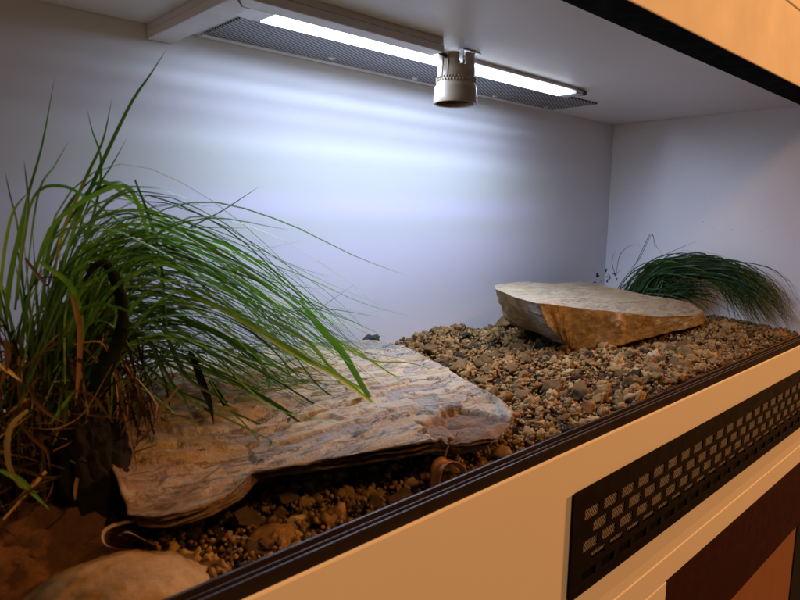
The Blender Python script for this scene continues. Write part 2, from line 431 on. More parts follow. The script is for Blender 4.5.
link('duct_lid', from_bm(bm, 'duct_lid'), M['duct'], duct, bevel=.0008)
bm = bmesh.new(); prism(bm, [(dx0+.004, yf+.0006), (xe-.001, yf+.0006), (xe-.001, yc-.0006), (dx1-.0085, yc-.0006)], ZC-.0064, ZC-.0003)
link('duct_base', from_bm(bm, 'duct_base'), M['duct'], duct)

# ------------------------------------------------------------------ LED light bar
lx0, lx1 = P('Z', .442, 270, 17).x, P('Z', .442, 577, 96).x-.022
ly0, ly1 = -.1500, -.1165
bar = thing('led_light_bar', 'glowing white light bar fixed under the ceiling in front of the perforated vent', 'light bar', (lx0, -.118, ZC))
bm = bmesh.new(); bx(bm, lx0, lx1, ly0, ly1, .4455, ZC-.0004)
link('housing', from_bm(bm, 'housing'), M['bar_white'], bar, bevel=.0006)
bm = bmesh.new(); bx(bm, lx0+.002, lx1-.001, ly0+.0115, ly1-.0005, .4416, .4453)
link('diffuser', from_bm(bm, 'diffuser'), M['led_strip'], bar)
bm = bmesh.new(); lathe(bm, [(.0002, -.0012), (.0024, -.0010), (.0038, -.0004), (.0041, 0)], 14)
dm = from_bm(bm, 'diode'); dm.materials.append(M['led_dot'])
nL = 46
for i in range(nL):
    d = link('diode', dm, None, bar, loc=Vector((lx0+.008+(lx1-lx0-.016)*i/(nL-1), ly0+.0085, .4415))-Vector(bar.location))
for a, b in ((lx0-.030, lx0-.0006), (lx1+.0006, lx1+.020)):
    bm = bmesh.new(); bx(bm, a, b, ly0+.001, ly1-.001, .4412, ZC-.003); bx(bm, a+.004, b-.006, ly0-.002, ly0+.0008, .4432, ZC-.004)
    link('end_cap', from_bm(bm, 'end_cap'), M['clear_cap'], bar, bevel=.0012)
bm = bmesh.new(); bx(bm, lx1+.021, lx1+.036, ly0+.004, ly1-.016, .4435, ZC-.0005)
link('mounting_clip', from_bm(bm, 'mounting_clip'), M['black'], bar, bevel=.0015)

# ------------------------------------------------------------------ lamp holder
SY = -.177
tp = P('Y', SY, 455.5, 56); bp = P('Y', SY, 455.3, 104.5)
sx = bp.x; zbot = bp.z; ztop = tp.z+.001
H = ztop-zbot
hold = thing('lamp_holder', 'empty cream ceramic lamp holder hanging open end down from the ceiling', 'lamp holder', (sx, SY, zbot))
R0 = .0250
prof = [(R0*.985, 0), (R0, .0012), (R0*.995, .006), (R0*.975, .013), (R0*.955, .0175), (R0*.935, .0192), (R0*.875, .0214), (R0*.865, .0224), (R0*.858, .030), (R0*.85, .040), (R0*.835, H-.0135), (R0*.83, H-.0125), (R0*.825, H-.0005), (R0*.81, H)]
def notch(k, i, n):
    a = (360*i/n) % 360
    return k in (10, 11, 12) and (226 < a < 252 or 60 < a < 85)
bm = bmesh.new(); lathe(bm, prof, 72, notch)
sh_ = link('shell', from_bm(bm, 'shell'), M['ceramic'], hold, smooth=True, loc=(0, 0, 0))
so_ = sh_.modifiers.new('wall', 'SOLIDIFY'); so_.thickness = .0032; so_.offset = -1
bm = bmesh.new()                       # knurled ring of little lozenges
for i in range(40):
    a = 2*math.pi*i/40
    ca, sa = math.cos(a), math.sin(a); rr = R0*.862
    for zz, da in ((.0246, 0), (.0276, .5)):
        aa = a+da*2*math.pi/40; ca, sa = math.cos(aa), math.sin(aa)
        tx, ty = -sa, ca
        c0 = Vector((ca*rr, sa*rr, zz))
        vs_ = [bm.verts.new(c0+Vector((tx*s*.0012, ty*s*.0012, q*.0019))) for s, q in ((-1, 0), (0, -1), (1, 0), (0, 1))]
        top = bm.verts.new(c0+Vector((ca, sa, 0))*.0016)
        for j in range(4): bm.faces.new((vs_[j], vs_[(j+1) % 4], top))
link('knurled_ring', from_bm(bm, 'knurled_ring'), M['ceramic'], hold, loc=(0, 0, 0))
bm = bmesh.new()
pr = [(R0*.80, .004)]
for i in range(10): pr += [(R0*.80, .006+i*.003), (R0*.75, .0075+i*.003)]
pr += [(R0*.3, .037), (.001, .037)]
lathe(bm, pr, 40)
link('threaded_sleeve', from_bm(bm, 'threaded_sleeve'), M['socket_in'], hold, smooth=True, loc=(0, 0, 0))
bm = bmesh.new(); lathe(bm, [(R0*.74, H-.014), (.001, H-.0138)], 30)
link('inner_cap', from_bm(bm, 'inner_cap'), M['socket_in'], hold, loc=(0, 0, 0))
bm = bmesh.new()                       # raised rib down the left side
for a in (176, 196):
    c_, s_ = math.cos(math.radians(a)), math.sin(math.radians(a))
    tube(bm, [Vector((c_*R0*.85, s_*R0*.85, .028)), Vector((c_*R0*.838, s_*R0*.838, H-.002))], .0009, n=6)
link('side_rib', from_bm(bm, 'side_rib'), M['ceramic'], hold, smooth=True, loc=(0, 0, 0))
# bracket plate with screw, on the ceiling beside it
zc_ = ZC-zbot
bm = bmesh.new()
bx(bm, .012, .044, .0005, .0095, zc_-.0022, zc_-.0006); bx(bm, .0126, .0142, .001, .009, H-.006, zc_-.0024)
link('bracket', from_bm(bm, 'bracket'), M['steel'], hold, bevel=.0005, loc=(0, 0, 0))
bm = bmesh.new(); lathe(bm, [(.0003, -.0040), (.0022, -.0036), (.0032, -.0022)], 16)
link('screw', from_bm(bm, 'screw'), M['steel'], hold, smooth=True, loc=(.034, .005, zc_))
pa = Vector((xe-.004, -.176, ZC-.0105))-Vector((sx, SY, zbot)); pb = Vector((-.004, -.008, H-.010))
bm = bmesh.new(); tube(bm, catmull([pa, pa*.6+pb*.4+Vector((0, 0, -.0005)), pa*.25+pb*.75+Vector((0, 0, .0005)), pb], 10), .0022, n=8)
link('cable', from_bm(bm, 'cable'), M['cable'], hold, smooth=True, loc=(0, 0, 0))

# ------------------------------------------------------------------ ground
def sstep(a, b, x): t = max(0, min(1, (x-a)/(b-a))); return t*t*(3-2*t)
def gh(x, y):
    h = .045+.017*sstep(-.85, -.50, x)+.010*sstep(-.32, -.08, x)*sstep(-.40, -.25, y)
    h += .012*math.exp(-((x+.55)**2/.012+(y+.02)**2/.003))
    h += .006*mn.noise(Vector((x*9, y*9, 2.3)))+.0045*mn.noise(Vector((x*24, y*24, 8.1)))+.003*mn.noise(Vector((x*55, y*55, 4.4)))
    h -= .012*sstep(-.75, -1.0, x)*sstep(-.18, -.34, y)
    return h
nx, ny = 220, 60
co = []
for j in range(ny):
    for i in range(nx):
        x = XL+.001+(0-XL-.002)*i/(nx-1); y = FY+.0008+(-.0012-FY)*j/(ny-1)
        co.append((x, y, gh(x, y)-.004+.003*mn.noise(Vector((x*60, y*60, 0)))))
fa = [(j*nx+i, j*nx+i+1, (j+1)*nx+i+1, (j+1)*nx+i) for j in range(ny-1) for i in range(nx-1)]
gnd = link('ground', from_np('ground', co, fa), M['soil'], smooth=True); tag(gnd, kind='structure')

# ------------------------------------------------------------------ rock shapes
def ico(sub):
    bm = bmesh.new(); bmesh.ops.create_icosphere(bm, subdivisions=sub, radius=1)
    co = np.array([v.co[:] for v in bm.verts]); fa = np.array([[v.index for v in f.verts] for f in bm.faces]); bm.free()
    return co, fa
ICO = {k: ico(k) for k in (1, 2, 3, 4, 5)}
def chunk(sub, rng, cuts=9, rough=.18, seed=0, dmin=.62, dmax=.95):
    co, fa = ICO[sub]; co = co.copy()
    for _ in range(cuts):
        n = rng.normal(size=3); n /= np.linalg.norm(n); d = rng.uniform(dmin, dmax)
        e = np.maximum(0, co@n-d); co -= e[:, None]*n[None]
    for i in range(len(co)):
        v = Vector(co[i])*1.7+Vector((seed*7.1, seed*3.3, 0))
        co[i] *= 1+rough*mn.noise(v)+rough*.5*mn.noise(v*2.7)+(rough*.55*mn.noise(v*6.1)+rough*.35*mn.noise(v*13) if sub > 2 else 0)
    co *= np.array([1, rng.uniform(.75, 1), rng.uniform(.6, .85)])
    return co, fa
rng = np.random.default_rng(11)
def rotm(rng):
    q = rng.normal(size=4); q /= np.linalg.norm(q); w, x, y, z = q
    return np.array([[1-2*(y*y+z*z), 2*(x*y-z*w), 2*(x*z+y*w)], [2*(x*y+z*w), 1-2*(x*x+z*z), 2*(y*z-x*w)], [2*(x*z-y*w), 2*(y*z+x*w), 1-2*(x*x+y*y)]])
V1 = [chunk(1, rng, 7, .40, s, .45, .95) for s in range(18)]
V2 = [chunk(2, rng, 12, .50, s+20, .45, .95) for s in range(24)]
cos, fas, base = [], [], 0
def gput(x, y, rad, lift, V):
    global base
    co, fa = V[rng.integers(len(V))]
    p = (co@rotm(rng).T)*rad+np.array([x, y, gh(x, y)+lift])
    cos.append(p); fas.append(fa+base); base += len(p)
def clampy(y, r): return min(max(y, FY+.0005+r*.8), -.001-r)
V3 = [chunk(3, rng, 8, .75, s+50, .5, .98) for s in range(16)]
n_small, n_mid = 24000, 2100
for _ in range(n_small):
    x = rng.uniform(-1.24, -.004); y = rng.uniform(FY, 0); rad = rng.uniform(.0012, .0036)
    gput(min(x, -rad), clampy(y, rad), rad, rng.uniform(-.001, .006), V1)
for _ in range(n_mid):
    x = rng.uniform(-1.22, -.006); y = rng.uniform(FY, 0); rad = .0036+.0034*rng.random()**1.6
    gput(min(x, -rad), clampy(y, rad), rad, rng.uniform(-.002, .006), V2)
for _ in range(760):
    x = rng.uniform(-1.1, -.008); y = rng.uniform(FY, 0); rad = .0058+.0060*rng.random()**1.8
    gput(min(x, -rad), clampy(y, rad), rad, rng.uniform(-.002, .005), V3)
gv = link('gravel', from_np('gravel', np.concatenate(cos), np.concatenate(fas)), M['gravel'])
tag(gv, 'loose tan brown clay gravel with dark crumbs covering the terrarium floor', 'gravel', kind='stuff')

# ------------------------------------------------------------------ slabs
def slab(name, top, bot, mat, label, edgefun, seed, strata=1.0, tz=9, step=.0030, rings=90, sides=22, per=460, jag=.004, chipfun=None, stretch=(4, 12), ripple=.0011):
    # top, bot: matched outlines (lists of points), anticlockwise seen from above
    def resample(pts, n):
        pts = [np.array(p) for p in pts]; pts2 = pts+[pts[0]]
        seg = [np.linalg.norm(pts2[i+1]-pts2[i]) for i in range(len(pts))]
        return pts, seg
    tops, seg = resample(top, per); tot = sum(seg)
    A, B = [], []
    n = len(top)
    for k in range(per):
        s = tot*k/per; i = 0
        while s > seg[i]: s -= seg[i]; i += 1
        t = s/seg[i]
        A.append(np.array(top[i])*(1-t)+np.array(top[(i+1) % n])*t); B.append(np.array(bot[i])*(1-t)+np.array(bot[(i+1) % n])*t)
    A = np.array(A); B = np.array(B)
    cen = A.mean(0); cb = B.mean(0)
    out = A-cen; out[:, 2] = 0; out /= np.linalg.norm(out, axis=1)[:, None]
    for k in range(per):
        v = Vector(A[k]*1.0)
        j = jag*(mn.noise(v*22+Vector((seed, 0, 0)))+.35*mn.noise(v*60)+.14*mn.noise(v*150))
        A[k] += out[k]*j; B[k] += out[k]*j*.8
    lev = [.5]
    def topz(p):
        v = Vector((p[0]*stretch[0]+seed, p[1]*stretch[1], 0))
        h = mn.noise(v)+.55*mn.noise(v*2.3)+.4*mn.noise(v*5)+.25*mn.noise(v*11)
        q = math.floor(h*3.2)+sstep(.0, .12, (h*3.2) % 1.0)
        w = Vector((p[0]*60+seed, p[1]*140, 3))
        lev[0] = (math.sin(math.floor(h*3.2)*12.9898+seed)*43758.5453) % 1.0
        return q*step+ripple*(mn.noise(w)+.6*mn.noise(w*2.4)+.4*mn.noise(w*5.1))
    co, col, faces = [], [], []
    # top rings from the rim to the centre
    for rI in range(rings):
        t = rI/(rings-1); t = t**1.15
        for k in range(per):
            p = A[k]*(1-t*.985)+cen*(t*.985)
            fade = sstep(0, .05, t)
            p = p.copy(); p[2] += topz(p)*fade+(-.0006 if rI == 0 else 0)
            ch = 0
            if chipfun: d, ch = chipfun(p); p[2] -= d
            co.append(p); col.append((max(ch, edgefun(p, -1)[0] if rI == 0 else 0), 0, lev[0]))
    nr = rings
    for rI in range(1, sides+1):
        t = rI/sides
        for k in range(per):
            p = A[k]*(1-t)+B[k]*t
            v = Vector((A[k][0]*26, A[k][1]*26, t*tz+seed))
            st = math.floor((mn.noise(Vector((A[k][0]*7, A[k][1]*7, t*3.4+seed)))+t*1.3)*3.5)/3.5
            j = .0075*strata*mn.noise(Vector((st*5.3, A[k][0]*9, A[k][1]*9)))+.0042*mn.noise(v)+.0050*mn.noise(v*.45+Vector((3, 1, 0)))+.0026*mn.noise(v*2.3+Vector((5, 0, 2)))+.0020*mn.noise(v*4.7)+.0014*mn.noise(v*10)
            eg = edgefun(A[k], t)[1]
            if eg > .01: j += eg*(.013*math.sin(math.pi*min(1, t*1.25))+.0060*mn.noise(Vector((t*7.5, A[k][0]*7, A[k][1]*7+seed)))+.0030*mn.noise(Vector((t*19, A[k][0]*16, A[k][1]*16))))
            j *= math.sin(math.pi*min(1, t*.9+.08))
            p = p+out[k]*j; p[2] += .0012*mn.noise(v*2.2)
            if chipfun and t < .6: d, ch = chipfun(A[k]); p[2] -= d*(1-t/.6)
            co.append(p); col.append(edgefun(A[k], t))
    for rI in range(1, 6):
        t = rI/5
        for k in range(per):
            p = B[k]*(1-t*.98)+cb*(t*.98)
            co.append(p); col.append((1, 0))
    # order: centre..rim (reverse top rings) then sides then bottom
    tot_r = rings+sides+5
    def idx(rI, k):
        if rI < rings: return (rings-1-rI)*per+k % per
        return rI*per+k % per
    for rI in range(tot_r-1):
        for k in range(per):
            faces.append((idx(rI, k), idx(rI+1, k), idx(rI+1, k+1), idx(rI, k+1)))
    org = cen.copy(); org[2] = B[:, 2].min()
    me = from_np(name, np.array(co)-org, faces)
    at = me.color_attributes.new('edge', 'FLOAT_COLOR', 'POINT')
    at.data.foreach_set('color', np.array([(c[0], c[1], c[2] if len(c) > 2 else .5, 1) for c in col], dtype=np.float32).ravel())
    o = link(name, me, mat, loc=org); tag(o, label, 'stone slab')
    bm = bmesh.new(); bm.from_mesh(me)
    bmesh.ops.contextual_create(bm, geom=[]) if False else None
    bmesh.ops.holes_fill(bm, edges=[e for e in bm.edges if e.is_boundary], sides=0)
    bmesh.ops.recalc_face_normals(bm, faces=bm.faces[:]); bm.to_mesh(me); bm.free()
    return o
def pz(u, v, z): return tuple(P('Z', z, u, v))
s1 = [(128, 513, .086), (160, 514, .083), (200, 505, .081), (232, 490, .080), (252, 470, .082), (300, 463, .082), (350, 453, .082), (400, 444, .083), (440, 436, .083), (470, 436, .081),
      (497, 432, .079), (515, 412, .078), (496, 396, .080), (470, 383, .082), (440, 364, .084), (405, 346, .087), (380, 341, .089), (350, 340, .092), (300, 343, .098), (250, 349, .104), (200, 358, .110),
      (140, 374, .117), (95, 392, .118), (104, 432, .112), (116, 475, .102)]
top1 = [pz(*q) for q in s1]
c1 = np.mean(np.array(top1), 0)
th1 = [.014, .014, .013, .012, .012, .013, .016, .017, .018, .019, .019, .012, .014, .015, .016, .018, .020, .02, .02, .022, .024, .026, .028, .024, .018]
bot1 = []
for p, th, q in zip(top1, th1, s1):
    v = (np.array(p)-c1); v[2] = 0; v /= np.linalg.norm(v)
    ins = .012 if p[1] < -.2 else .006
    b = np.array(p)-v*ins; b[2] -= th; bot1.append(tuple(b))
cc = P('Z', .08, 467, 423); ca_ = P('Z', .08, 440, 432)
def chip1(p):
    dx, dy = (p[0]-cc.x)/.050, (p[1]-cc.y)/.035
    rr = math.sqrt(dx*dx+dy*dy)+.30*mn.noise(Vector((p[0]*34, p[1]*34, 5)))+.16*mn.noise(Vector((p[0]*110, p[1]*110, 2)))
    k = 1-sstep(.90, 1.0, rr)
    if k <= 0: return 0, 0
    return k*(.0060+.0035*mn.noise(Vector((p[0]*40, p[1]*60, 9)))+.0015*mn.noise(Vector((p[0]*140, p[1]*140, 9)))), k
slab('slate_slab', top1, bot1, M['slate_a'], 'large pale grey split slab lying under the arching grass with a brown chipped corner',
     lambda p, t: (min(1, .35+max(t, 0)*2.5), 0) if t > 0 else (.0, 0), 3.1, chipfun=chip1)
fb = [P('Z', .066, 572, 352), P('Z', .069, 620, 346), P('Z', .076, 659, 335), P('Z', .082, 705, 323.5)]
t2, b2 = [], []
def add2(pt, pb): t2.append(tuple(pt)); b2.append(tuple(pb))
add2(P('Y', fb[0].y+.002, 537, 303), P('Y', fb[0].y+.012, 563, 345))
add2(P('Y', fb[0].y-.002, 572, 307), fb[0])
add2(P('Y', fb[1].y+.003, 620, 312), fb[1])
add2(P('Y', fb[2].y+.004, 657, 317), fb[2])
add2(P('Y', fb[3].y+.006, 690, 316), P('Z', .081, 690, 328))
add2(P('Y', fb[3].y+.012, 705, 311), fb[3])
for u, v, y in ((688, 302, -.225), (650, 296, -.16), (620, 289, -.11), (582, 281.5, -.062), (550, 283.5, -.060), (520, 281.5, -.058)):
    p = P('Y', y, u, v); add2(p, (p.x-.01, p.y-.012, .072))
p = P('Y', -.085, 493.5, 285); add2(p, P('Y', -.090, 503, 318))
p = P('Y', -.115, 496, 289); add2(p, P('Y', -.118, 520, 327))
p = P('Y', -.150, 514, 296); add2(p, P('Y', -.148, 541, 334))
xg = P('Y', fb[0].y, 540, 303).x
slab('slate_slab', t2, b2, M['slate_b'], 'thick tan slab lying on the gravel by the right wall with a rough grey broken end',
     lambda p, t: (1, (1-sstep(xg-.012, xg+.012, p[0]-.0+.15*(p[1]-fb[0].y)*0))*(1 if p[1] < -.05 else 0)) if t > 0 else (0, 0), 8.4, strata=0, tz=1.6, step=.0008, jag=.0045, stretch=(9, 14), ripple=.0007)

# ------------------------------------------------------------------ single stones
def stone(name, centre, radii, sub, seed, mat, label, cat, cuts=9, rough=.15, rz=0, dmin=.62, dmax=.95, group=None, fine=.012):
    rg = np.random.default_rng(seed); co, fa = chunk(sub, rg, cuts, rough, seed, dmin, dmax)
    if sub >= 5:
        for i in range(len(co)):
            v = Vector(co[i])
            co[i] *= 1+fine*(mn.noise(v*9)+.7*mn.noise(v*19)+.5*mn.noise(v*38))
    co /= np.abs(co).max(0)
    co = co*np.array(radii)
    c_, s_ = math.cos(rz), math.sin(rz); co = co@np.array([[c_, s_, 0], [-s_, c_, 0], [0, 0, 1]])
    o = link(name, from_np(name, co, fa), mat, smooth=True, loc=centre)
    return tag(o, label, cat, group)
q0 = P('Y', -.332, 112, 600)
stone('cobble', (q0.x, -.334, q0.z-.010), (.056, .034, .034), 5, 5, M['cobble'], 'smooth tan rounded stone in the bottom left corner behind the track', 'stone', cuts=7, rough=.07, rz=-.25, dmin=.7)
q0 = P('Y', -.285, 45, 575)
stone('earth_clod', (q0.x+.003, -.270, q0.z-.004), (.062, .045, .044), 5, 12, M['earth'], 'red brown crumbly clod of earth behind the tan rounded stone', 'clod', cuts=8, rough=.16, fine=.05)
q0 = P('Y', -.032, 371, 341)
stone('black_pebble', (q0.x, -.032, q0.z), (.017, .012, .010), 3, 4, M['blackstone'], 'small black pebble against the back wall behind the pale slab', 'pebble', cuts=9, rough=.3)
q0 = P('Z', .06, 505, 330)
stone('clay_lump', (q0.x, q0.y, .072), (.024, .02, .013), 4, 21, M['lump'][1], 'flat tan lump wedged under the grey end of the thick slab', 'lump', rough=.2)
q0 = P('Z', gh(-.98, -.33)+.006, 270, 541)
stone('clay_lump', tuple(q0), (.020, .014, .011), 4, 22, M['lump'][1], 'big smooth brown lump by the door track below the pale slab', 'lump', rough=.12)
# larger lumps scattered over the gravel
protos = []
for s in range(8):
    rg = np.random.default_rng(50+s); co_, fa_ = chunk(3, rg, 13, .50, s+60, .5, .95)
    me = from_np('clay_lump', co_, fa_); me.materials.append(M['lump'][3 if s == 7 else s % 3]); me.polygons.foreach_set('use_smooth', [True]*len(me.polygons)); protos.append(me)
LIGHT = 'rough brown lump larger than the gravel grains around it'
def inside(p, poly):
    x, y = p; c = False; n = len(poly)
    for i in range(n):
        x1, y1 = poly[i][:2]; x2, y2 = poly[(i+1) % n][:2]
        if (y1 > y) != (y2 > y) and x < (x2-x1)*(y-y1)/(y2-y1)+x1: c = not c
    return c
taken = []
cnt = 0
while cnt < 150:
    x = rng.uniform(-1.08, -.02); y = rng.uniform(FY+.012, -.012); rad = .0075+.0095*rng.random()**2.2
    if inside((x, y), [p[:2] for p in b2]) or (inside((x, y), [p[:2] for p in top1]) and y > -.24): continue
    if any((x-a)**2+(y-b)**2 < (rad+c)**2*.8 for a, b, c in taken): continue
    if x > -.35 and y > -.18: continue
    taken.append((x, y, rad)); k = cnt % 8
    dark = k == 7
    o = bpy.data.objects.new('clay_lump', protos[k]); C.objects.link(o)
    o.location = (x, clampy(y, rad), gh(x, y)+.004); o.scale = (rad, rad, rad*.9); o.rotation_euler = (rng.uniform(-.5, .5), rng.uniform(-.5, .5), rng.uniform(0, 6.28))
    tag(o, 'dark grey lump larger than the gravel grains around it' if dark else LIGHT, 'lump', 'dark larger lumps in the gravel' if dark else 'brown larger lumps in the gravel')
    cnt += 1

# ------------------------------------------------------------------ grass
class Blades:
    def __init__(s): s.co, s.fa = [], []
    def add(s, pts, w, n=14, fold=.25, twist=None, taper=.75, w0=.6, face=False):
        c = catmull(pts, n); b = len(s.co)
        side = None
        ph = random.uniform(-.5, .5) if twist is None else twist
        for i, p in enumerate(c):
            a = c[max(i-1, 0)]; d = c[min(i+1, n-1)]
            t = Vector(d-a)
            if t.length < 1e-7: t = Vector((0, 0, 1))
            t.normalize()
            ref = Vector((0, 0, 1)) if abs(t.z) < .93 else Vector((-.75, -.65, .1))
            if face: ref = (Vector(CAM)-Vector(p)).normalized()
            sd = t.cross(ref).normalized()
            if side is not None and sd.dot(side) < 0: sd = -sd
            if side is not None: sd = (sd*.4+side*.6); sd = (sd-t*sd.dot(t)).normalized()
            side = sd
            nn = sd.cross(t).normalized()
            ang = ph+.5*i/n
            sd2 = sd*math.cos(ang)+nn*math.sin(ang); nn2 = nn*math.cos(ang)-sd*math.sin(ang)
            u = i/(n-1)
            ww = w*.5*(w0+(1-w0)*min(1, u/.25))*(1-max(0, (u-.35)/.65)**1.6*.96 if taper else 1)
            pv = Vector(p)
            s.co += [pv-sd2*ww, pv-nn2*ww*fold, pv+sd2*ww]
        for i in range(n-1):
            q = b+i*3
            s.fa += [(q, q+1, q+4, q+3), (q+1, q+2, q+5, q+4)]
    def build(s, name, mat, parent):
        return link(name, from_np(name, [tuple(v) for v in s.co], s.fa), mat, parent, smooth=True)
def curve3(px, y0, y1, lift=0):
    """pixel guide with the depth running from y0 at the root to y1 at the tip"""
    n = len(px); return [np.array(P('Y', y0+(y1-y0)*(i/(n-1))**1.1, *q)) for i, q in enumerate(px)]
def jit(pts, a0, a1):
    d = np.random.normal(size=3)*a1; e = np.random.normal(size=3)*a1*.5; r0 = np.random.normal(size=3)*a0
    n = len(pts); out = []
    for i, p in enumerate(pts):
        u = i/(n-1); out.append(p+r0*(1-u)+d*u*u+e*math.sin(math.pi*u))
    return out
def slab_top(x, y):
    return .098
tus = thing('grass_tussock', 'big tussock of long green grass arching over the pale slab from the left', 'grass tussock', (-1.13, -.20, .05))
gr, fine, dry, dead, husk = Blades(), Blades(), Blades(), Blades(), Blades()
# upright blades against the back wall (hand placed)
for px, w, y0, y1 in [
    ([(55, 300), (72, 235), (98, 172), (130, 105), (150, 75), (166, 50)], .0033, -.19, -.17),
    ([(50, 300), (62, 235), (85, 180), (103, 140), (112, 98)], .0032, -.20, -.19),
    ([(70, 290), (96, 205), (101, 160), (92, 130), (87, 108)], .0022, -.18, -.17),
    ([(42, 310), (50, 245), (72, 200), (100, 172)], .0040, -.2, -.19),
    ([(18, 300), (24, 215), (42, 145), (55, 75)], .0022, -.2, -.15),
    ([(25, 290), (38, 195), (55, 165), (69, 141)], .0016, -.2, -.16),
    ([(25, 300), (18, 230), (10, 195), (5, 172)], .0018, -.21, -.2),
    ([(60, 290), (88, 205), (112, 165), (127, 138)], .0016, -.19, -.18),
    ([(15, 310), (22, 250), (28, 205), (24, 160)], .0035, -.22, -.21),
    ([(5, 330), (10, 280), (20, 230), (27, 195)], .0038, -.22, -.21),
    ([(0, 330), (2, 270), (12, 215), (30, 190)], .0030, -.22, -.21),
    ([(20, 250), (35, 195), (62, 186), (90, 200), (128, 228), (150, 240)], .0030, -.2, -.2),
    ([(30, 290), (50, 230), (85, 200), (125, 186), (142, 215), (152, 250), (163, 290), (168, 330)], .0036, -.21, -.24),
    ([(45, 280), (70, 218), (115, 182), (150, 205), (190, 232), (215, 250)], .0030, -.19, -.15),
    ([(60, 250), (96, 183), (140, 205), (195, 238), (232, 255), (245, 270)], .0040, -.18, -.17),
    ([(140, 300), (150, 250), (185, 230), (220, 212), (245, 196), (260, 186)], .0018, -.15, -.13),
    ([(120, 250), (180, 260), (240, 275), (290, 285), (325, 289)], .0014, -.17, -.12),
    ([(100, 240), (200, 270), (300, 310), (350, 325), (393, 337)], .0020, -.17, -.13)]:
    gr.add(curve3(px, y0, y1), w*.85, 22, twist=random.uniform(-.9, .6), face=True)
# two broad bright blades near the viewer
gr.add(curve3([(180, 290), (240, 318), (290, 350), (335, 375), (375, 405), (388, 418)], -.23, -.27), .0060, 20, twist=.3, face=True)
gr.add(curve3([(300, 300), (318, 325), (342, 352), (362, 385), (378, 412), (386, 427)], -.22, -.27), .0062, 20, twist=-.2, face=True)
gr.add(curve3([(150, 222), (195, 240), (225, 258), (243, 280)], -.17, -.19), .0048, 16, twist=.2, face=True)
gr.add(curve3([(268, 318), (290, 330), (312, 345), (328, 362)], -.2, -.22), .0042, 12, twist=.3, face=True)
# the great arching mass
guides = [
    [(45, 420), (60, 330), (85, 265), (140, 235), (210, 255), (270, 290), (320, 330), (350, 360)],
    [(50, 420), (70, 330), (100, 260), (150, 240), (220, 268), (290, 315), (335, 350), (372, 395)],
    [(55, 430), (75, 350), (105, 290), (160, 275), (230, 300), (290, 335), (340, 365)],
    [(60, 430), (85, 360), (115, 310), (170, 300), (240, 330), (300, 360), (345, 372)],
    [(60, 440), (90, 370), (130, 325), (180, 328), (235, 355), (280, 385), (320, 410)],
    [(60, 440), (90, 385), (130, 350), (175, 350), (220, 372), (262, 405), (290, 430)],
    [(40, 410), (55, 310), (75, 240), (120, 215), (190, 240), (250, 275), (300, 315), (340, 335)],
]
order = [6, 0, 1, 2, 3, 4, 5]
def guide_mix(f):
    i = min(int(f), 5); t = f-i
    a, b = guides[order[i]], guides[order[i+1]]
    n_ = 8
    A_ = catmull([np.array(q, float) for q in a], n_); B_ = catmull([np.array(q, float) for q in b], n_)
    return [x*(1-t)+y*t for x, y in zip(A_, B_)]
for k in range(370):
    f = 6*random.random()**.78
    gd = guide_mix(f)
    y0 = random.uniform(-.24, -.16); y1 = random.uniform(-.29, -.11)
    if random.random() < .5: gd = gd[:random.choice([5, 6, 7])]
    if random.random() < .45:                      # begins part way along the bundle
        gd = [np.array((48, 400.))]+gd[1:]
    pts = jit(curve3(gd, y0, y1), .014, .022 if random.random() < .68 else .040)
    pts = [np.array((q[0], min(q[1], -.012), max(q[2], .106+.006*random.random() if i > 3 else .06))) for i, q in enumerate(pts)]
    w_ = random.choice([.0011, .0015, .0019, .0023, .0028])
    rr = random.random()
    (gr if rr < .74 else fine if rr < 2 else dry).add(pts, w_, 18, twist=random.uniform(-.9, .9))
for k in range(95):                                # crossing strays
    u0 = random.uniform(80, 300); v0 = 255+(u0-80)*.28+random.uniform(0, 70)
    a_ = random.gauss(.45, .5); L_ = random.uniform(50, 130)
    du, dv = L_*math.cos(a_), L_*math.sin(a_)
    y0 = random.uniform(-.25, -.14)
    pts = curve3([(u0, v0), (u0+du*.5, v0+dv*.4-random.uniform(-4, 10)), (u0+du, v0+dv)], y0, y0+random.uniform(-.04, .04))
    pts = [np.array((q[0], min(q[1], -.012), max(q[2], .104))) for q in pts]
    (gr if random.random() < .5 else fine).add(pts, random.choice([.0008, .0011, .0016, .0022]), 12, twist=random.uniform(-.9, .9))
